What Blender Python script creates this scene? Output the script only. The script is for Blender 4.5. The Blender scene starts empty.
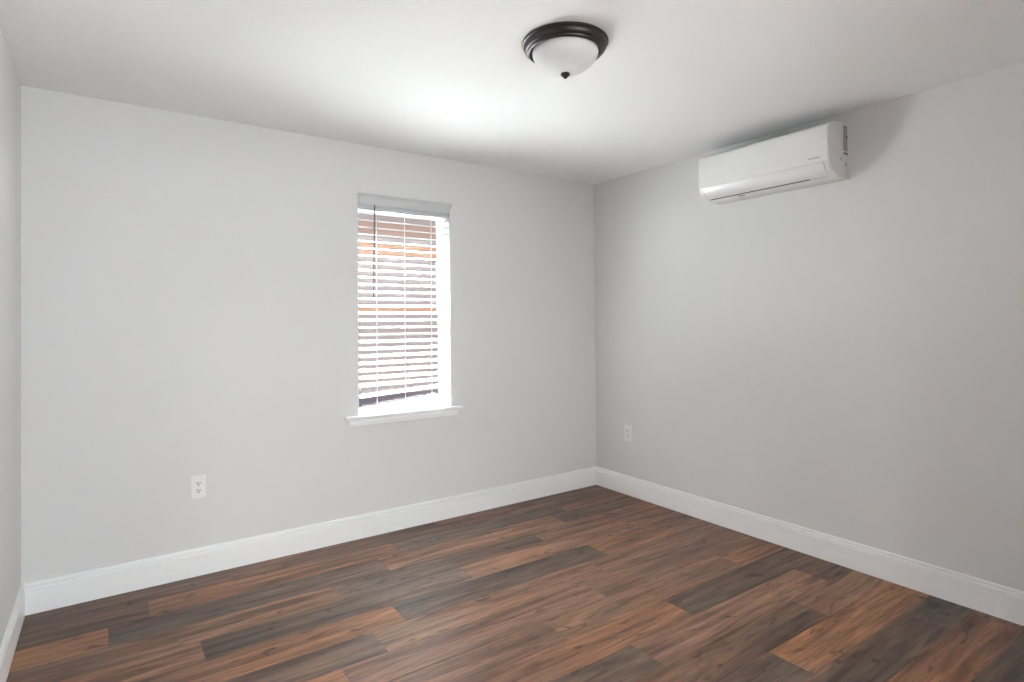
import bpy, bmesh, math, random
from mathutils import Vector, Matrix
random.seed(7)
S = bpy.context.scene
C = S.collection

# ------------------------------------------------------------------ camera
cam_d = bpy.data.cameras.new('camera')
cam = bpy.data.objects.new('camera', cam_d); C.objects.link(cam); S.camera = cam
F = Vector((0.57233473, 0.81997465, 0.00863343))
Rv = Vector((0.82001898, -0.57228487, -0.00767457))
Uv = Vector((0.00135217, -0.01147199, 0.99993328))
cam.matrix_world = Matrix(((Rv.x, Uv.x, -F.x, -3.2538), (Rv.y, Uv.y, -F.y, -3.4814), (Rv.z, Uv.z, -F.z, 1.337), (0, 0, 0, 1)))
cam_d.sensor_width = 36.0
cam_d.lens = 578.678 / 1024 * 36.0
cam_d.shift_y = -25.8 / 1024
cam_d.clip_start = 0.02

# ------------------------------------------------------------------ world, sun, exposure
W = bpy.data.worlds.new('sky'); S.world = W; W.use_nodes = True
bg = W.node_tree.nodes['Background']
bg.inputs[0].default_value = (0.93, 0.965, 1.0, 1)
bg.inputs[1].default_value = 0.9
sun_d = bpy.data.lights.new('sun', 'SUN'); sun_d.energy = 128; sun_d.angle = math.radians(1.5)
sun_d.color = (0.94, 0.98, 1.0)
sun = bpy.data.objects.new('sun', sun_d); C.objects.link(sun)
sun_dir = Vector((-0.10, -0.50, -0.86))           # the way the sunlight travels: steeply down onto the window
sun.rotation_euler = sun_dir.to_track_quat('-Z', 'Y').to_euler()
S.view_settings.view_transform = 'Standard'
S.view_settings.look = 'None'
S.view_settings.gamma = 1
S.view_settings.use_curve_mapping = False
S.view_settings.exposure = 0.77
HALL_W = 30.0                                     # hallway ceiling lamp
S.cycles.max_bounces = 12
S.cycles.diffuse_bounces = 8
S.cycles.transparent_max_bounces = 16
S.cycles.sample_clamp_indirect = 60
S.cycles.use_denoising = True

dl = bpy.data.lights.new('hallway_fill', 'AREA'); dl.shape = 'RECTANGLE'; dl.size = 2.3; dl.size_y = 1.95; dl.energy = 85
dl.color = (0.90, 0.97, 0.99)
dlo = bpy.data.objects.new('hallway_fill', dl); C.objects.link(dlo)     # added fill panel at the hallway's solid end wall, no opening behind it
dlo.location = (-1.65, -5.97, 1.05); dlo.rotation_euler = (math.radians(90), 0, 0)

# ------------------------------------------------------------------ materials
def mat(name, col, rough=0.5, metal=0.0, bump=0.0, bscale=200, coat=0.0, spec=0.5):
    m = bpy.data.materials.new(name); m.use_nodes = True
    nt = m.node_tree; b = nt.nodes['Principled BSDF']
    b.inputs['Base Color'].default_value = (*col, 1)
    b.inputs['Roughness'].default_value = rough
    b.inputs['Metallic'].default_value = metal
    b.inputs['Coat Weight'].default_value = coat
    b.inputs['Specular IOR Level'].default_value = spec
    if bump:
        tc = nt.nodes.new('ShaderNodeTexCoord'); n = nt.nodes.new('ShaderNodeTexNoise')
        n.inputs['Scale'].default_value = bscale; n.inputs['Detail'].default_value = 3
        bp = nt.nodes.new('ShaderNodeBump'); bp.inputs['Strength'].default_value = bump; bp.inputs['Distance'].default_value = 0.002
        nt.links.new(tc.outputs['Object'], n.inputs['Vector'])
        nt.links.new(n.outputs['Fac'], bp.inputs['Height']); nt.links.new(bp.outputs['Normal'], b.inputs['Normal'])
    return m

def srgb(r, g, b):
    f = lambda c: (c / 255 / 12.92) if c / 255 <= 0.04045 else ((c / 255 + 0.055) / 1.055) ** 2.4
    return (f(r), f(g), f(b))

M = {
    'wall': mat('wall_paint', (0.70, 0.70, 0.70), 0.75, bump=0.15, bscale=160, spec=0.25),
    'ceiling': mat('ceiling_paint', (0.84, 0.84, 0.84), 0.9, bump=0.25, bscale=90, spec=0.1),
    'trim': mat('trim_paint', (0.86, 0.865, 0.87), 0.35),
    'vinyl': mat('white_vinyl', (0.85, 0.85, 0.85), 0.4),
    'slat': mat('faux_wood_slat', (0.86, 0.86, 0.86), 0.45),
    'valance': mat('valance_white', (0.57, 0.58, 0.59), 0.45),
    'cord': mat('cord_white', (0.85, 0.84, 0.84), 0.8),
    'wand': mat('wand_grey', (0.12, 0.115, 0.115), 0.25),
    'ac': mat('air_conditioner_plastic', (0.77, 0.77, 0.77), 0.22),
    'ac_side': mat('air_conditioner_side_plastic', (0.78, 0.78, 0.78), 0.4),
    'ac_dark': mat('air_conditioner_slot', (0.05, 0.05, 0.055), 0.6),
    'ac_grey': mat('air_conditioner_recess', (0.22, 0.22, 0.22), 0.5),
    'ac_recess': mat('air_conditioner_recess_grey', (0.34, 0.34, 0.34), 0.5),
    'ac_print': mat('air_conditioner_print', (0.25, 0.25, 0.25), 0.5),
    'bronze': mat('oil_rubbed_bronze', (0.050, 0.040, 0.044), 0.38, metal=0.6),
    'bronze_dark': mat('dark_bronze', (0.012, 0.011, 0.011), 0.35, metal=0.3),
    'plate': mat('outlet_plastic', (0.80, 0.80, 0.79), 0.35),
    'hole': mat('outlet_slot', (0.03, 0.03, 0.03), 0.8),
    'metal': mat('screw_metal', (0.6, 0.6, 0.6), 0.3, metal=1.0),
    'soil': mat('garden_soil', (0.035, 0.034, 0.034), 0.9, bump=0.6, bscale=30),
    'bounce_cut': mat('dark_bounce_cut', (0.06, 0.045, 0.04), 0.9),  # for the added outer slab, dark to weaken the sun it bounces
    'stucco': mat('mauve_stucco', (0.31, 0.28, 0.29), 0.9, bump=0.4, bscale=60),
    'orange': mat('orange_wood_band', (0.40, 0.25, 0.17), 0.7, bump=0.3, bscale=20),
    'found': mat('foundation_grey', (0.13, 0.115, 0.14), 0.9),
    'brown': mat('brown_soffit', (0.33, 0.235, 0.205), 0.8, bump=0.3, bscale=20),
    'roof': mat('roof_shingle', (0.25, 0.17, 0.14), 0.9, bump=0.6, bscale=15),
}

def frosted():
    m = mat('frosted_glass_bowl', (0.80, 0.80, 0.80), 0.6, spec=0.3)
    nt = m.node_tree; b = nt.nodes['Principled BSDF']
    b.inputs['Subsurface Weight'].default_value = 0.2
    b.inputs['Subsurface Radius'].default_value = (0.01, 0.01, 0.01)
    tc = nt.nodes.new('ShaderNodeTexCoord'); n = nt.nodes.new('ShaderNodeTexNoise')
    n.inputs['Scale'].default_value = 5; n.inputs['Detail'].default_value = 2; n.inputs['Distortion'].default_value = 1.5
    cr = nt.nodes.new('ShaderNodeValToRGB')
    cr.color_ramp.elements[0].color = (0.66, 0.66, 0.66, 1); cr.color_ramp.elements[1].color = (0.80, 0.80, 0.79, 1)
    nt.links.new(tc.outputs['Object'], n.inputs['Vector']); nt.links.new(n.outputs['Fac'], cr.inputs['Fac'])
    nt.links.new(cr.outputs['Color'], b.inputs['Base Color'])
    return m
M['frosted'] = frosted()

def glass():
    m = bpy.data.materials.new('window_glass'); m.use_nodes = True
    nt = m.node_tree; nt.nodes.clear()
    o = nt.nodes.new('ShaderNodeOutputMaterial'); mx = nt.nodes.new('ShaderNodeMixShader')
    t = nt.nodes.new('ShaderNodeBsdfTransparent'); t.inputs[0].default_value = (0.95, 0.96, 0.955, 1)
    g = nt.nodes.new('ShaderNodeBsdfGlossy'); g.inputs['Roughness'].default_value = 0.02
    mx.inputs[0].default_value = 0.012
    nt.links.new(t.outputs[0], mx.inputs[1]); nt.links.new(g.outputs[0], mx.inputs[2])
    nt.links.new(mx.outputs[0], o.inputs[0])
    return m
M['glass'] = glass()

def wood_floor():
    m = bpy.data.materials.new('vinyl_plank_wood'); m.use_nodes = True
    nt = m.node_tree; L = nt.links.new; b = nt.nodes['Principled BSDF']
    N = nt.nodes.new
    tc = N('ShaderNodeTexCoord')
    tone = N('ShaderNodeAttribute'); tone.attribute_name = 'tone'        # the plank's own printed colour
    seed = N('ShaderNodeAttribute'); seed.attribute_name = 'seed'
    sc = N('ShaderNodeVectorMath'); sc.operation = 'SCALE'; sc.inputs['Scale'].default_value = 37.0
    L(seed.outputs['Color'], sc.inputs[0])
    add = N('ShaderNodeVectorMath'); L(tc.outputs['Object'], add.inputs[0]); L(sc.outputs[0], add.inputs[1])
    def streak(sx, sy, detail, rough, dist):
        mp = N('ShaderNodeMapping'); mp.inputs['Scale'].default_value = (sx, sy, 1)
        L(add.outputs[0], mp.inputs['Vector'])
        n = N('ShaderNodeTexNoise'); n.inputs['Scale'].default_value = 1; n.inputs['Detail'].default_value = detail
        n.inputs['Roughness'].default_value = rough; n.inputs['Distortion'].default_value = dist
        L(mp.outputs[0], n.inputs['Vector']); return n.outputs['Fac']
    broad = streak(1.4, 16, 4, 0.6, 0.9)
    fine = streak(5, 75, 4, 0.6, 0.8)
    knots = streak(5.5, 14, 2, 0.5, 1.2)
    patch = streak(1.3, 6.0, 3, 0.5, 0.5)
    def ramp(fac, a, c, ca, cc):
        r = N('ShaderNodeValToRGB'); r.color_ramp.elements[0].position = a; r.color_ramp.elements[1].position = c
        r.color_ramp.elements[0].color = (*ca, 1); r.color_ramp.elements[1].color = (*cc, 1); L(fac, r.inputs['Fac']); return r.outputs['Color']
    def mix(kind, fac, A, B):
        x = N('ShaderNodeMix'); x.data_type = 'RGBA'; x.blend_type = kind
        if isinstance(fac, float): x.inputs[0].default_value = fac
        else: L(fac, x.inputs[0])
        for v, s in ((A, x.inputs[6]), (B, x.inputs[7])):
            if isinstance(v, tuple): s.default_value = (*v, 1)
            else: L(v, s)
        return x.outputs[2]
    tint = streak(0.9, 5.0, 3, 0.55, 1.0)
    warm = streak(1.1, 9.0, 3, 0.6, 0.8)
    c = mix('MIX', ramp(tint, 0.42, 0.62, (0, 0, 0), (0.30, 0.30, 0.30)), tone.outputs['Color'], srgb(126, 97, 83))
    c = mix('MIX', ramp(warm, 0.53, 0.66, (0, 0, 0), (0.38, 0.38, 0.38)), c, srgb(154, 107, 78))
    c = mix('MIX', ramp(patch, 0.54, 0.68, (0, 0, 0), (0.42, 0.42, 0.42)), c, srgb(100, 86, 78))
    c = mix('MULTIPLY', 1.0, c, ramp(broad, 0.32, 0.66, (0.47, 0.44, 0.42), (1.40, 1.37, 1.27)))
    c = mix('MULTIPLY', 1.0, c, ramp(fine, 0.30, 0.64, (0.68, 0.67, 0.66), (1.20, 1.20, 1.20)))
    c = mix('MULTIPLY', 1.0, c, ramp(knots, 0.27, 0.38, (0.38, 0.34, 0.32), (1.0, 1.0, 1.0)))
    # dusty smears left on the boards
    sm = N('ShaderNodeTexNoise'); sm.inputs['Scale'].default_value = 2.3; sm.inputs['Detail'].default_value = 4; sm.inputs['Distortion'].default_value = 2.0
    L(tc.outputs['Object'], sm.inputs['Vector'])
    dust = ramp(sm.outputs['Fac'], 0.54, 0.78, (0, 0, 0), (0.18, 0.18, 0.18))
    c = mix('MIX', dust, c, srgb(150, 138, 130))
    L(c, b.inputs['Base Color'])
    rr = N('ShaderNodeMapRange'); rr.inputs['To Min'].default_value = 0.36; rr.inputs['To Max'].default_value = 0.56
    L(sm.outputs['Fac'], rr.inputs['Value']); L(rr.outputs[0], b.inputs['Roughness'])
    b.inputs['Specular IOR Level'].default_value = 0.35
    bp = N('ShaderNodeBump'); bp.inputs['Strength'].default_value = 0.12; bp.inputs['Distance'].default_value = 0.002
    L(fine, bp.inputs['Height']); L(bp.outputs['Normal'], b.inputs['Normal'])
    return m
M['floor'] = wood_floor()

# ------------------------------------------------------------------ helpers
def box(bm, a, b, rot=None, org=None):
    vs = [Vector((x, y, z)) for x in (a[0], b[0]) for y in (a[1], b[1]) for z in (a[2], b[2])]
    if rot is not None:
        o = Vector(org) if org is not None else Vector((0, 0, 0))
        vs = [rot @ (v - o) + o for v in vs]
    v = [bm.verts.new(p) for p in vs]
    for f in ((0, 1, 3, 2), (4, 6, 7, 5), (0, 4, 5, 1), (2, 3, 7, 6), (0, 2, 6, 4), (1, 5, 7, 3)):
        bm.faces.new([v[i] for i in f])

def sweep(bm, prof, p0, p1, u, w, inset0=None, inset1=None):
    """closed 2D profile (a,b) along p0->p1; a along u, b along w; inset shifts an end by a*inset (mitre)."""
    p0, p1, u, w = map(Vector, (p0, p1, u, w)); d = (p1 - p0).normalized()
    A = [bm.verts.new(p0 + u * a + w * b + d * (inset0 or 0) * a) for a, b in prof]
    B = [bm.verts.new(p1 + u * a + w * b - d * (inset1 or 0) * a) for a, b in prof]
    n = len(prof)
    for i in range(n):
        bm.faces.new((A[i], A[(i + 1) % n], B[(i + 1) % n], B[i]))
    bm.faces.new(A[::-1]); bm.faces.new(B)

def lathe(bm, prof, seg=64, cx=0, cy=0, cz=0):
    rings = []
    for r, z in prof:
        if r < 1e-6: rings.append([bm.verts.new((cx, cy, cz + z))])
        else: rings.append([bm.verts.new((cx + r * math.cos(2 * math.pi * i / seg), cy + r * math.sin(2 * math.pi * i / seg), cz + z)) for i in range(seg)])
    for a, b in zip(rings, rings[1:]):
        for i in range(seg):
            j = (i + 1) % seg
            if len(a) == 1 and len(b) == 1: continue
            if len(a) == 1: bm.faces.new((a[0], b[i], b[j]))
            elif len(b) == 1: bm.faces.new((a[i], b[0], a[j]))
            else: bm.faces.new((a[i], b[i], b[j], a[j]))

def tube(bm, a, b, r, seg=12):
    a, b = Vector(a), Vector(b); d = (b - a).normalized()
    u = d.orthogonal().normalized(); v = d.cross(u)
    R = [[bm.verts.new(p + u * r * math.cos(2 * math.pi * i / seg) + v * r * math.sin(2 * math.pi * i / seg)) for i in range(seg)] for p in (a, b)]
    for i in range(seg):
        j = (i + 1) % seg; bm.faces.new((R[0][i], R[0][j], R[1][j], R[1][i]))
    bm.faces.new(R[0][::-1]); bm.faces.new(R[1])

def obj(name, bm, m, parent=None, smooth=False, bevel=0.0, label=None):
    bmesh.ops.recalc_face_normals(bm, faces=bm.faces)
    me = bpy.data.meshes.new(name); bm.to_mesh(me); bm.free()
    o = bpy.data.objects.new(name, me); C.objects.link(o)
    me.materials.append(m)
    if smooth:
        for p in me.polygons: p.use_smooth = True
        try: me.set_sharp_from_angle(angle=math.radians(38))
        except Exception: pass
    if bevel:
        b = o.modifiers.new('bevel', 'BEVEL'); b.width = bevel; b.segments = 2; b.limit_method = 'ANGLE'
    if parent is not None:
        o.parent = parent
        o.matrix_parent_inverse = Matrix.Translation(-parent_world(parent))
    if label: o['label'] = label
    return o

def parent_world(p):
    v = Vector(p.location)
    if p.parent is not None and p.type == 'EMPTY': v = v + parent_world(p.parent)
    return v if p.type == 'EMPTY' else Vector((0, 0, 0))

def thing(name, label, cat, loc, group=None):
    o = bpy.data.objects.new(name, None); C.objects.link(o); o.location = loc; o.empty_display_size = 0.05
    o['label'] = label; o['category'] = cat
    if group: o['group'] = group
    return o

def struct(name, bm, m, label, cat, parent=None, **k):
    o = obj(name, bm, m, parent, **k)
    if parent is None:
        o['kind'] = 'structure'; o['label'] = label; o['category'] = cat
    return o

# ------------------------------------------------------------------ room shell
WX = 3.583; H = 2.44; FY = -3.62            # left wall at -WX, right wall at 0, window wall at y=0, entry wall at FY
TH = 0.13
ox0, ox1, oz0, oz1 = -1.982, -1.338, 0.735, 2.095     # window opening
dx0, dx1, dz = -3.1, -1.3, 2.06                      # doorway behind the camera
HY = FY - 0.12; HEND = -6.0                           # hallway

bm = bmesh.new()
box(bm, (-WX - TH, 0, 0), (ox0, TH, H)); box(bm, (ox1, 0, 0), (TH, TH, H))
box(bm, (ox0, 0, 0), (ox1, TH, oz0)); box(bm, (ox0, 0, oz1), (ox1, TH, H))
bmesh.ops.remove_doubles(bm, verts=bm.verts, dist=1e-5)
struct('wall_back', bm, M['wall'], 'light grey painted wall with the window in it', 'wall')
bm = bmesh.new()
box(bm, (-5, TH + .001, -0.5), (ox0, TH + 0.04, 3.0)); box(bm, (ox1, TH + .001, -0.5), (1.5, TH + 0.04, 3.0))
box(bm, (ox0, TH + .001, -0.5), (ox1, TH + 0.04, oz0)); box(bm, (ox0, TH + .001, oz1), (ox1, TH + 0.04, 3.0))
bmesh.ops.remove_doubles(bm, verts=bm.verts, dist=1e-5)
struct('bounce_cut_slab', bm, M['bounce_cut'], 'unseen dark slab added outside the window wall to cut bounced sun', 'wall')  # unseen slab, added so less sunlight bounces onto the house opposite
bm = bmesh.new(); box(bm, (0, HEND, 0), (TH, 0, H))
struct('wall_right', bm, M['wall'], 'light grey painted wall carrying the air conditioner', 'wall')
bm = bmesh.new(); box(bm, (-WX - TH, HEND, 0), (-WX, 0, H))
struct('wall_left', bm, M['wall'], 'light grey painted wall at the left edge of the photo', 'wall')
bm = bmesh.new()
box(bm, (-WX, HY, 0), (dx0, FY, H)); box(bm, (dx1, HY, 0), (0, FY, H)); box(bm, (dx0, HY, dz), (dx1, FY, H))
struct('wall_front', bm, M['wall'], 'light grey wall with the doorway behind the camera', 'wall')
bm = bmesh.new(); box(bm, (-WX - TH, HEND - TH, 0), (TH, HEND, H))
struct('wall_hallway', bm, M['wall'], 'light grey end wall of the hallway behind the camera', 'wall')
bm = bmesh.new(); box(bm, (-WX - TH, HEND - TH, H), (TH, TH, H + 0.12))
struct('ceiling', bm, M['ceiling'], 'flat white painted ceiling', 'ceiling')

# floor: one mesh, a face per plank, planks run along x
def P(*c): return srgb(*c)
OR = P(158, 112, 82); TAN = P(154, 120, 98); PK = P(138, 105, 90); BR = P(120, 92, 78); DB = P(100, 80, 70)
GR = P(108, 93, 84); DG = P(90, 78, 72); GB = P(114, 101, 95); RD = P(124, 86, 70)
rows = {   # row: (a joint x, [tones of the planks, left to right as (x of the joint at its left, tone left, tone right)])
    0: (-2.725, {-1: (DB, BR), 0: (BR, GR), 1: (BR, DB), 2: (DB, DB)}),
    1: (-3.10, {-1: (DB, DB), 0: (OR, PK), 1: (GB, GR), 2: (DB, BR)}),
    2: (-3.254, {-1: (OR, OR), 0: (DG, GB), 1: (TAN, PK), 2: (DG, DB)}),
    3: (-2.33, {-1: (BR, TAN), 0: (GB, DG), 1: (BR, RD), 2: (BR, BR)}),
    4: (-2.938, {-1: (OR, PK), 0: (DG, GB), 1: (TAN, PK), 2: (BR, RD)}),
    5: (-2.162, {-1: (BR, OR), 0: (DG, DG), 1: (OR, RD), 2: (BR, BR)}),
    6: (-2.325, {-1: (BR, GR), 0: (TAN, PK), 1: (PK, BR), 2: (BR, BR)}),
    7: (-2.52, {-1: (BR, OR), 0: (PK, PK), 1: (PK, BR), 2: (RD, BR)}),
    8: (-1.675, {-2: (BR, BR), -1: (PK, BR), 0: (TAN, PK), 1: (OR, RD)}),
    9: (-1.087, {-2: (BR, PK), -1: (PK, OR), 0: (DG, DB), 1: (BR, BR)}),
    10: (-1.494, {-1: (BR, GR), 0: (PK, TAN), 1: (DB, DB)}),
    11: (-0.606, {-2: (OR, PK), -1: (BR, DB), 0: (PK, TAN)}),
    12: (-1.083, {-1: (BR, DG), 0: (OR, OR)}),
    13: (-1.55, {-1: (BR, GR), 0: (DG, DG), 1: (DG, DG)}),
    14: (-1.30, {-1: (BR, OR), 0: (OR, RD), 1: (BR, BR)}),
    15: (-0.95, {-1: (BR, BR), 0: (GR, DG)}),
}
PW, PL, Y0 = 0.1787, 1.238, -0.009
bm = bmesh.new()
lt = bm.loops.layers.float_color.new('tone'); ls = bm.loops.layers.float_color.new('seed')
rng = random.Random(21)
nrows = int((0 - HEND) / PW) + 2
GAP = 0.0006
for k in range(nrows):
    ya = 0.0 if k == 0 else Y0 - PW * k
    yb = max(Y0 - PW * (k + 1), HEND)
    if ya <= HEND: break
    j0, tones = rows.get(k, (-WX + rng.random() * PL, {}))
    i = -4
    while j0 + i * PL < 0:
        xa, xb = max(j0 + i * PL, -WX), min(j0 + (i + 1) * PL, 0.0)
        if xb > xa:
            pal = [OR, TAN, PK, BR, DB, GR, DG, RD]
            ta, tb = tones.get(i, (rng.choice(pal), rng.choice(pal)))
            sd = (rng.random(), rng.random(), rng.random(), 1)
            g = GAP
            xa2, xb2 = xa + (g if xa > -WX else 0), xb - (g if xb < 0 else 0)
            vs = [bm.verts.new(p) for p in ((xa2, yb + g, 0), (xb2, yb + g, 0), (xb2, ya - g, 0), (xa2, ya - g, 0))]
            lo = [bm.verts.new((v.co.x, v.co.y, -0.004)) for v in vs]
            top = bm.faces.new(vs)
            fs = [top] + [bm.faces.new((vs[a], lo[a], lo[(a + 1) % 4], vs[(a + 1) % 4])) for a in range(4)]
            for f in fs:
                dark = 1.0
                for l in f.loops:
                    c = ta if l.vert.co.x < (xa + xb) / 2 else tb
                    l[lt] = (c[0], c[1], c[2], 1); l[ls] = sd
        i += 1
n0 = len(bm.verts)
v = [bm.verts.new(p) for p in ((-WX, HEND, -0.004), (0, HEND, -0.004), (0, 0, -0.004), (-WX, 0, -0.004))]
w = [bm.verts.new((q.co.x, q.co.y, -0.1)) for q in v]
sub = [bm.faces.new(v), bm.faces.new(w[::-1])] + [bm.faces.new((v[a], w[a], w[(a + 1) % 4], v[(a + 1) % 4])) for a in range(4)]
for f in sub:
    for l in f.loops: l[lt] = (0.02, 0.015, 0.012, 1); l[ls] = (0, 0, 0, 1)
me_floor = obj('floor', bm, M['floor'])
me_floor['kind'] = 'structure'; me_floor['label'] = 'dark mixed brown and grey wood plank floor'; me_floor['category'] = 'floor'

# baseboards (profile: a out from the wall, b up)
BH = 0.1435
bp_ = [(0, 0), (0.0150, 0), (0.0150, 0.1085), (0.0150, 0.1095), (0.0085, 0.1105), (0.0080, 0.1145), (0.0135, 0.1155), (0.0140, 0.1185), (0.0128, 0.1220),
       (0.0095, 0.1245), (0.0030, 0.1260), (0.0030, 0.1305), (0.0092, 0.1320), (0.0097, 0.1360), (0.0085, 0.1400), (0.0050, BH), (0, BH)]
def base(name, p0, p1, u, i0, i1, label):
    bm = bmesh.new(); sweep(bm, bp_, p0, p1, u, (0, 0, 1), i0, i1)
    return struct(name, bm, M['trim'], label, 'baseboard')
base('baseboard_back', (-WX, 0, 0), (0, 0, 0), (0, -1, 0), 1, 1, 'white moulded baseboard along the window wall')
base('baseboard_right', (0, 0, 0), (0, FY, 0), (-1, 0, 0), 1, 1, 'white moulded baseboard along the air conditioner wall')
base('baseboard_left', (-WX, 0, 0), (-WX, FY, 0), (1, 0, 0), 1, 1, 'white moulded baseboard along the left wall')
bm = bmesh.new()
sweep(bm, bp_, (-WX, FY, 0), (dx0 - 0.07, FY, 0), (0, 1, 0), (0, 0, 1), 1, 0)
sweep(bm, bp_, (dx1 + 0.07, FY, 0), (0, FY, 0), (0, 1, 0), (0, 0, 1), 0, 1)
struct('baseboard_front', bm, M['trim'], 'white moulded baseboard along the doorway wall', 'baseboard')
bm = bmesh.new()
for x0, x1 in ((dx0 - 0.07, dx0), (dx1, dx1 + 0.07)): box(bm, (x0, FY, 0), (x1, FY + 0.015, dz + 0.07))
box(bm, (dx0, FY, dz), (dx1, FY + 0.015, dz + 0.07))
struct('trim_1', bm, M['trim'], 'white casing round the doorway behind the camera', 'trim', bevel=0.003)

# ------------------------------------------------------------------ window
win = bpy.data.objects.new('window_1', None); C.objects.link(win); win.location = ((ox0 + ox1) / 2, 0.1, oz0)
win['kind'] = 'structure'; win['label'] = 'narrow white vinyl single hung window behind the blinds'; win['category'] = 'window'
def frame(bm, x0, x1, z0, z1, y0, y1, t):
    box(bm, (x0, y0, z0), (x0 + t, y1, z1)); box(bm, (x1 - t, y0, z0), (x1, y1, z1))
    box(bm, (x0 + t, y0, z0), (x1 - t, y1, z0 + t)); box(bm, (x0 + t, y0, z1 - t), (x1 - t, y1, z1))
bm = bmesh.new(); frame(bm, ox0, ox1, oz0, oz1, 0.085, 0.145, 0.018); obj('window_frame', bm, M['vinyl'], win, bevel=0.002)
zm = 1.389
bm = bmesh.new(); frame(bm, ox0 + .018, ox1 - .018, zm - .008, oz1 - .018, 0.117, 0.138, 0.014); box(bm, (ox0 + .032, 0.117, oz1 - .060), (ox1 - .032, 0.138, oz1 - .032)); up = obj('upper_sash', bm, M['vinyl'], win, bevel=0.002)
bm = bmesh.new(); box(bm, (ox0 + .032, 0.126, zm + .006), (ox1 - .032, 0.129, oz1 - .060)); obj('pane', bm, M['glass'], up)
bm = bmesh.new(); frame(bm, ox0 + .018, ox1 - .018, oz0 + .020, zm + .008, 0.090, 0.112, 0.014); box(bm, (ox0 + .032, 0.090, oz0 + .034), (ox1 - .032, 0.112, oz0 + .046)); lo_ = obj('lower_sash', bm, M['vinyl'], win, bevel=0.002)
bm = bmesh.new(); box(bm, (ox0 + .032, 0.1, oz0 + .046), (ox1 - .032, 0.103, zm - .006)); obj('pane', bm, M['glass'], lo_)

# stool + apron
bm = bmesh.new()
sweep(bm, [(0, 0), (0.026, 0), (0.031, 0.004), (0.032, 0.010), (0.031, 0.016), (0.026, 0.0195), (0, 0.0195)], (-2.072, 0, oz0 - 0.0005), (-1.262, 0, oz0 - 0.0005), (0, -1, 0), (0, 0, 1))
box(bm, (ox0 + .0005, 0, oz0 + 0.0003), (ox1 - .0005, 0.0845, oz0 + 0.019))
o = struct('trim_2', bm, M['trim'], 'white window sill board under the blinds', 'window sill')
bm = bmesh.new()
sweep(bm, [(0, 0), (0.006, 0.0), (0.011, 0.006), (0.011, 0.018), (0.014, 0.021), (0.014, 0.030), (0.010, 0.034), (0.010, 0.046), (0, 0.046)], (-2.048, 0, oz0 - 0.0467), (-1.284, 0, oz0 - 0.0467), (0, -1, 0), (0, 0, 1))
struct('trim_3', bm, M['trim'], 'white apron moulding beneath the window sill', 'trim')

# ------------------------------------------------------------------ blinds
bl = thing('window_blind', 'white faux wood venetian blind with tilted slats hanging in the window', 'blinds', ((ox0 + ox1) / 2, 0.035, 2.09))
VZ0, VZ1 = 2.068, 2.132
bm = bmesh.new()
vp = [(0.004, 0), (0.010, 0.0), (0.012, 0.006), (0.015, 0.018), (0.020, 0.036), (0.027, 0.050), (0.032, 0.055), (0.032, VZ1 - VZ0), (0.0, VZ1 - VZ0), (0.0, 0.0)]
# crown shaped valance, wider at the top than at the bottom
x0b, x1b = -1.978, -1.352
p = vp[:-1]
pts = [(a, b) for a, b in vp]
A = [bm.verts.new((x0b - (a - 0.004) * 0.45, -a, VZ0 + b)) for a, b in pts]
B = [bm.verts.new((x1b + (a - 0.004) * 0.75, -a, VZ0 + b)) for a, b in pts]
n = len(pts)
for i in range(n): bm.faces.new((A[i], A[(i + 1) % n], B[(i + 1) % n], B[i]))
bm.faces.new(A[::-1]); bm.faces.new(B)
obj('valance', bm, M['valance'], bl)
bm = bmesh.new(); box(bm, (ox0 + .006, 0.008, 2.045), (ox1 - .006, 0.062, 2.092)); obj('headrail', bm, M['valance'], bl, bevel=0.002)
SX0, SX1, SY = -1.972, -1.3475, 0.034
pitch = 0.0452; SW = 0.050; TILT = math.radians(17)
z_top = 2.020; nsl = 26
smesh = None
def slat_bm():
    bm = bmesh.new()
    K = 6; th = 0.0028
    up_, dn = [], []
    for i in range(K + 1):
        t = i / K * 2 - 1
        zz = 0.0022 * (1 - t * t)
        yy = t * SW / 2
        up_.append((yy, zz + th / 2)); dn.append((yy, zz - th / 2))
    prof = up_ + dn[::-1]
    # room edge (negative y) low, window edge high
    c, s = math.cos(TILT), math.sin(TILT)
    prof = [(y * c - z * s, y * s + z * c) for y, z in prof]
    L_ = (SX1 - SX0) / 2
    A = [bm.verts.new((-L_, y, z)) for y, z in prof]; B = [bm.verts.new((L_, y, z)) for y, z in prof]
    n = len(prof)
    for i in range(n): bm.faces.new((A[i], A[(i + 1) % n], B[(i + 1) % n], B[i]))
    bm.faces.new(A[::-1]); bm.faces.new(B)
    return bm
base_slat = obj('slat', slat_bm(), M['slat'], bl)
xm = (SX0 + SX1) / 2
for i in range(nsl):
    o = base_slat if i == 0 else base_slat.copy()
    if i: C.objects.link(o)
    drop = pitch * i
    # the lowest slats sag a little to the left
    o.location = (xm, SY, z_top - drop)
    if i == nsl - 1: o.location.z -= 0.009
    if i >= nsl - 2: o.rotation_euler = (0, math.radians(-0.7 if i == nsl - 2 else -2.9), 0)
zl = z_top - pitch * (nsl - 1)
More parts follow.
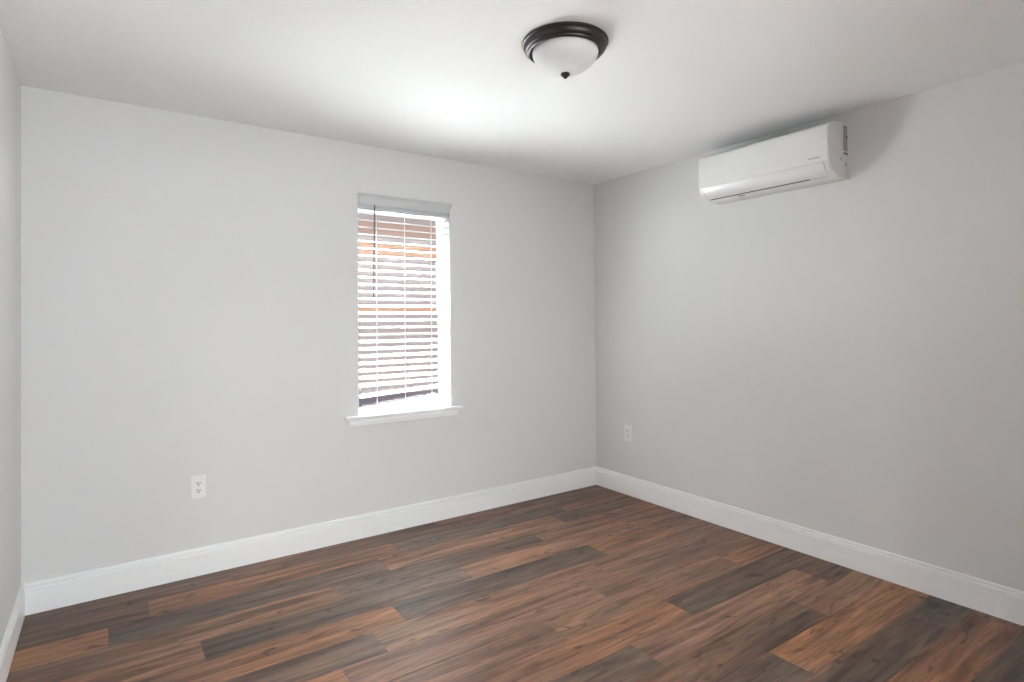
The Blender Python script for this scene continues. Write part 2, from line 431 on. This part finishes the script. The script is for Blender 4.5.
# bottom rail standing on its edge on the sill, its right end hanging higher
bm = bmesh.new()
L_ = (SX1 - SX0) / 2
rp = [(-0.025, -0.006), (-0.023, -0.008), (0.023, -0.008), (0.025, -0.006), (0.025, 0.006), (0.023, 0.008), (-0.023, 0.008), (-0.025, 0.006)]
ra = math.radians(24)
rp = [(y * math.cos(ra) - z * math.sin(ra), y * math.sin(ra) + z * math.cos(ra)) for y, z in rp]
ZR = 0.799; ZT = math.radians(-5.0)
def railpt(x, y, z): return (xm + x * math.cos(ZT), SY - 0.002 + y, ZR + z - x * math.sin(ZT))
A = [bm.verts.new(railpt(-L_ + .003, y, z)) for y, z in rp]; B = [bm.verts.new(railpt(L_ - .003, y, z)) for y, z in rp]
for i in range(8): bm.faces.new((A[i], A[(i + 1) % 8], B[(i + 1) % 8], B[i]))
bm.faces.new(A[::-1]); bm.faces.new(B)
rail = obj('bottom_rail', bm, M['slat'], bl)
for cx in (-1.860, -1.668, -1.476):
    bm = bmesh.new()
    tw = 0.0019
    c, s = math.cos(TILT), math.sin(TILT)
    for yy in (-SW / 2 * c - 0.0022,):
        box(bm, (cx - tw, SY + yy - 0.0007, ZR - (cx - xm) * math.sin(ZT) + 0.012), (cx + tw, SY + yy + 0.0007, 2.046))
    obj('ladder_cord', bm, M['cord'], bl)
bm = bmesh.new()
tube(bm, (-1.879, -0.012, 2.066), (-1.889, -0.012, 1.480), 0.0042, 8)
tube(bm, (-1.889, -0.012, 1.500), (-1.8895, -0.012, 1.474), 0.0045, 8)
wnd = obj('tilt_wand', bm, M['wand'], bl, smooth=True, label='thin grey tilt wand')

# ------------------------------------------------------------------ mini split air conditioner
AY0, AY1 = -1.98, -1.178
ac = thing('air_conditioner', 'white wall mounted mini split air conditioner near the ceiling', 'air conditioner', (0, (AY0 + AY1) / 2, 2.07))
prof_full = [(0, 2.374), (0.05, 2.374), (0.11, 2.369), (0.155, 2.361), (0.185, 2.351), (0.198, 2.341), (0.204, 2.325), (0.206, 2.25), (0.206, 2.19),
             (0.204, 2.160), (0.196, 2.135), (0.182, 2.114), (0.160, 2.098), (0.125, 2.085), (0.085, 2.077), (0.04, 2.074), (0.0, 2.074)]
def yprof(bm, prof, y0, y1):
    A = [bm.verts.new((-d, y0, z)) for d, z in prof]; B = [bm.verts.new((-d, y1, z)) for d, z in prof]
    n = len(prof)
    for i in range(n): bm.faces.new((A[i], A[(i + 1) % n], B[(i + 1) % n], B[i]))
    bm.faces.new(A[::-1]); bm.faces.new(B)
def shrink(prof, s, cx=0.0, cz=2.22): return [(max(0, cx + (d - cx) * s), cz + (z - cz) * s) for d, z in prof]
body_prof = [(0, 2.338), (0.200, 2.338)] + [q for q in shrink(prof_full, 0.985) if q[1] < 2.33]
bm = bmesh.new(); yprof(bm, body_prof, AY0 + 0.006, AY1 - 0.006); obj('body', bm, M['ac'], ac, smooth=True)
bm = bmesh.new()
box(bm, (-0.185, AY0 + 0.03, 2.338), (-0.015, AY1 - 0.03, 2.340))
for k in range(9): box(bm, (-0.180 + k * 0.02, AY0 + 0.03, 2.340), (-0.178 + k * 0.02, AY1 - 0.03, 2.343))
obj('inlet_grille', bm, M['ac_dark'], ac, label='dark air inlet on the top')
for (a, b, lab) in ((AY0, AY0 + 0.0065, 1), (AY1 - 0.0065, AY1, 0)):
    bm = bmesh.new(); yprof(bm, prof_full, a, b)
    cap = obj('side_panel', bm, M['ac_side'] , ac, smooth=True, bevel=0.0015)
    if lab:
        y = AY0
        bm = bmesh.new(); box(bm, (-0.053, y - 0.0008, 2.224), (-0.010, y + 0.002, 2.357)); rc = obj('recess', bm, M['ac_recess'], cap, label='grey recessed strip')
        bm = bmesh.new(); box(bm, (-0.052, y - 0.0016, 2.346), (-0.012, y - 0.0008, 2.357)); obj('recess_slot', bm, M['ac_print'], cap)
        bm = bmesh.new()
        tube(bm, (-0.022, y - 0.0008, 2.299), (-0.022, y - 0.004, 2.299), 0.0065, 12); obj('screw_hole', bm, M['ac_dark'], cap)
        bm = bmesh.new(); box(bm, (-0.050, y - 0.0012, 2.205), (-0.006, y + 0.001, 2.217)); obj('vent_slot', bm, M['ac_grey'], cap)
        bm = bmesh.new(); box(bm, (-0.083, y - 0.0012, 2.168), (-0.076, y + 0.001, 2.182)); 
        obj('moulded_mark', bm, M['ac_grey'], cap); bm = bmesh.new()
        box(bm, (-0.034, y - 0.001, 2.142), (-0.026, y + 0.001, 2.161))
        obj('moulded_mark', bm, M['ac_grey'], cap)
# front panel: a separate gently curved shell down to z 2.14
fp = [(0.185, 2.350), (0.192, 2.3485), (0.2005, 2.342), (0.2075, 2.325), (0.2100, 2.25), (0.2105, 2.20), (0.2095, 2.172), (0.206, 2.151), (0.202, 2.151), (0.202, 2.338), (0.185, 2.341)]
bm = bmesh.new(); yprof(bm, fp, AY0 + 0.004, AY1 - 0.004); front = obj('front_panel', bm, M['ac'], ac, smooth=True, bevel=0.001)
# lower curved cover with air outlet vane
lp = [(0.205, 2.149), (0.198, 2.130), (0.185, 2.112), (0.163, 2.0975), (0.138, 2.0875), (0.137, 2.092), (0.158, 2.102), (0.179, 2.116), (0.193, 2.135), (0.200, 2.149)]
bm = bmesh.new(); yprof(bm, lp, AY0 + 0.0532, AY1 - 0.03); vane = obj('air_vane', bm, M['ac'], ac, smooth=True)
lp2 = [(0.205, 2.149), (0.198, 2.130), (0.185, 2.112), (0.163, 2.0975), (0.130, 2.0848), (0.09, 2.0755), (0.09, 2.081), (0.158, 2.102), (0.180, 2.114), (0.195, 2.135), (0.202, 2.149)]
bm = bmesh.new(); yprof(bm, lp2, AY0 + 0.0065, AY0 + 0.053); obj('lower_cover', bm, M['ac'], ac, smooth=True)
bm = bmesh.new(); yprof(bm, lp2, AY1 - 0.0285, AY1 - 0.0065); obj('lower_cover', bm, M['ac'], ac, smooth=True)
# dark outlet gap under the vane
bm = bmesh.new()
gp = [(0.1378, 2.0872), (0.129, 2.0838), (0.128, 2.088), (0.137, 2.0915)]
yprof(bm, gp, AY0 + 0.140, AY1 - 0.03); obj('air_outlet', bm, M['ac_dark'], ac)
bm = bmesh.new()
gp = [(0.1285, 2.0838), (0.11, 2.0785), (0.09, 2.0745), (0.06, 2.0725), (0.06, 2.077), (0.09, 2.079), (0.128, 2.088)]
yprof(bm, gp, AY0 + 0.0065, AY1 - 0.0065); under = obj('lower_lip', bm, M['ac'], ac, smooth=True)
bm = bmesh.new(); box(bm, (-0.118, -1.435, 2.078), (-0.106, -1.395, 2.0825), Matrix.Rotation(math.radians(14), 3, 'Y'), (-0.112, -1.415, 2.080)); obj('sticker', bm, M['ac_print'], under, label='small grey printed sticker')
# faint maker's lettering on the lower right of the front panel: eight small capitals too small to read
bm = bmesh.new()
y = -1.876; zc = 2.176
xf = -0.2102
for k, ww in enumerate((0.006, 0.005, 0.006, 0.004, 0.006, 0.005, 0.006, 0.005)):
    box(bm, (xf - 0.0006, y - 0.0015, zc - 0.004), (xf + 0.0004, y, zc + 0.004))
    if k % 2 == 0: box(bm, (xf - 0.0006, y - ww, zc + 0.0022), (xf + 0.0004, y - 0.0015, zc + 0.004))
    else: box(bm, (xf - 0.0006, y - ww, zc - 0.004), (xf + 0.0004, y - 0.0015, zc - 0.0022))
    box(bm, (xf - 0.0006, y - ww, zc - 0.0008), (xf + 0.0004, y - 0.0015, zc + 0.0008))
    y -= ww + 0.0022
obj('lettering', bm, M['ac_print'], front, label='tiny grey lettering')
bm = bmesh.new()
yy = AY0 + 0.030
for (d0, z0), (d1, z1) in zip(lp[:3], lp[1:4]):
    if d0 < 0.17: continue
    tube(bm, (-d0 - 0.0002, yy, z0 - 0.002), (-d1 - 0.0002, yy - 0.003, z1), 0.0011, 6)
obj('display_line', bm, M['ac_print'], front)

# ------------------------------------------------------------------ ceiling lamp
LX, LY = -1.760, -1.725
lamp = thing('ceiling_lamp', 'round flush mount ceiling lamp with bronze ring and frosted glass bowl', 'ceiling lamp', (LX, LY, H))
bm = bmesh.new()
lathe(bm, [(0.0, -0.001), (0.168, -0.001), (0.171, -0.004), (0.171, -0.009), (0.168, -0.012), (0.1655, -0.013), (0.1655, -0.016), (0.1645, -0.021), (0.160, -0.029), (0.153, -0.0345), (0.1515, -0.035), (0.1505, -0.038), (0.149, -0.041),
           (0.145, -0.0435), (0.141, -0.0440), (0.1385, -0.042), (0.1375, -0.028), (0.0, -0.028)], 96, LX, LY, H)
obj('pan', bm, M['bronze'], lamp, smooth=True, label='dark bronze ring')
bm = bmesh.new()
bowl = [(0.1290, -0.030), (0.1310, -0.042)]
for i in range(1, 15):
    t = i / 14 * math.pi / 2
    bowl.append((0.1310 * math.cos(t) ** 1.05 if i < 14 else 0.0, -0.042 - 0.082 * math.sin(t) ** 1.12))
lathe(bm, bowl, 96, LX, LY, H)
obj('glass_bowl', bm, M['frosted'], lamp, smooth=True, label='frosted white glass bowl')
bm = bmesh.new()
lathe(bm, [(0.0, -0.118), (0.010, -0.120), (0.0175, -0.123), (0.019, -0.127), (0.0165, -0.132), (0.011, -0.135), (0.009, -0.139), (0.005, -0.143), (0.0, -0.144)], 32, LX, LY, H)
obj('finial', bm, M['bronze_dark'], lamp, smooth=True, label='small dark finial')

# ------------------------------------------------------------------ outlets
def outlet(name, label, origin, right, out):
    """origin = plate centre on the wall; right = plate's horizontal; out = away from the wall"""
    r, o_, u = Vector(right), Vector(out), Vector((0, 0, 1)); c = Vector(origin)
    t = thing(name, label, 'outlet', origin)
    def lb(bm, x0, x1, z0, z1, d0, d1):
        vs = [c + r * x + o_ * d + u * z for x in (x0, x1) for d in (d0, d1) for z in (z0, z1)]
        v = [bm.verts.new(p) for p in vs]
        for f in ((0, 1, 3, 2), (4, 6, 7, 5), (0, 4, 5, 1), (2, 3, 7, 6), (0, 2, 6, 4), (1, 5, 7, 3)): bm.faces.new([v[i] for i in f])
    bm = bmesh.new(); lb(bm, -0.036, 0.036, -0.060, 0.060, 0, 0.0065); obj('cover_plate', bm, M['plate'], t, bevel=0.004)
    for s in (1, -1):
        z = 0.0195 * s
        bm = bmesh.new()
        pts = []
        for i in range(24):
            a = 2 * math.pi * i / 24
            pts.append((max(-0.0135, min(0.0135, 0.0172 * math.cos(a))), z + 0.0145 * math.sin(a)))
        A = [bm.verts.new(c + r * x + u * zz + o_ * 0.005) for x, zz in pts]; B = [bm.verts.new(c + r * x + u * zz + o_ * 0.0082) for x, zz in pts]
        for i in range(24): bm.faces.new((A[i], A[(i + 1) % 24], B[(i + 1) % 24], B[i]))
        bm.faces.new(B); bm.faces.new(A[::-1])
        rc = obj('receptacle', bm, M['plate'], t)
        bm = bmesh.new()
        lb(bm, -0.0085, -0.0048, z - 0.001, z + 0.009, 0.0078, 0.0086)
        lb(bm, 0.0048, 0.0085, z - 0.001, z + 0.008, 0.0078, 0.0086)
        tube(bm, c + u * (z - 0.0075) + o_ * 0.0078, c + u * (z - 0.0075) + o_ * 0.0086, 0.0038, 12)
        obj('socket_holes', bm, M['hole'], rc, label='dark prong slots')
    bm = bmesh.new(); tube(bm, c + o_ * 0.005, c + o_ * 0.0074, 0.0028, 12); obj('screw', bm, M['metal'], t)
outlet('wall_outlet', 'white duplex outlet low on the window wall, left of the window', (-2.862, 0, 0.466), (1, 0, 0), (0, -1, 0))
outlet('wall_outlet', 'white duplex outlet low on the air conditioner wall near the corner', (0, -0.358, 0.468), (0, -1, 0), (-1, 0, 0))

# ------------------------------------------------------------------ hallway lamp behind the camera (gives the doorway light)
hl = thing('hallway_lamp', 'white ceiling lampholder in the hallway behind the camera', 'ceiling lamp', (-3.2, -5.6, H))
bm = bmesh.new(); lathe(bm, [(0, -0.001), (0.06, -0.001), (0.06, -0.006), (0.045, -0.012), (0.022, -0.014), (0.020, -0.022), (0, -0.022)], 32, -3.2, -5.6, H); obj('lamp_base', bm, M['vinyl'], hl, smooth=True)
ld = bpy.data.lights.new('hallway_light', 'POINT'); ld.shadow_soft_size = 0.05; ld.energy = HALL_W; ld.color = (1, 0.985, 0.96)
lo = bpy.data.objects.new('hallway_light', ld); C.objects.link(lo); lo.location = (-3.2, -5.6, H - 0.075)

# ------------------------------------------------------------------ outside the window
bm = bmesh.new(); box(bm, (-14, TH + 0.001, -0.5), (14, 30, -0.25))
g = obj('ground_outside', bm, M['soil']); g['kind'] = 'structure'; g['label'] = 'ground outside the window'; g['category'] = 'ground'
nb = thing('neighbor_house', 'pale mauve house with brown and orange bands seen outside through the blinds', 'house', (0, 3.0, -0.25))
NY = 3.0
bm = bmesh.new(); box(bm, (-4.5, NY, -0.25), (5.5, NY + 5, 2.75)); obj('wall', bm, M['stucco'], nb)
def zat(px_z): return px_z
bm = bmesh.new(); box(bm, (-4.5, NY - 0.02, 2.345), (5.5, NY, 2.51)); obj('trim_band', bm, M['brown'], nb, label='brown wood band')
bm = bmesh.new(); box(bm, (-4.5, NY - 0.02, 2.09), (5.5, NY, 2.262)); obj('trim_band', bm, M['orange'], nb, label='orange wood band')
bm = bmesh.new(); box(bm, (-4.5, NY - 0.02, 1.425), (5.5, NY, 1.502)); obj('trim_band', bm, M['orange'], nb, label='thin orange wood band')
bm = bmesh.new(); box(bm, (-4.5, NY - 0.03, -0.25), (5.5, NY, 0.47)); obj('foundation', bm, M['found'], nb, label='dark grey foundation band')
bm = bmesh.new(); box(bm, (-4.7, NY - 0.12, 2.66), (5.7, NY, 2.75)); obj('eave', bm, M['brown'], nb)
bm = bmesh.new(); sweep(bm, [(0, 0), (5.6, 0), (2.8, 0.9)], (-4.7, NY - 0.3, 2.75), (5.7, NY - 0.3, 2.75), (0, 1, 0), (0, 0, 1)); obj('roof', bm, M['roof'], nb)
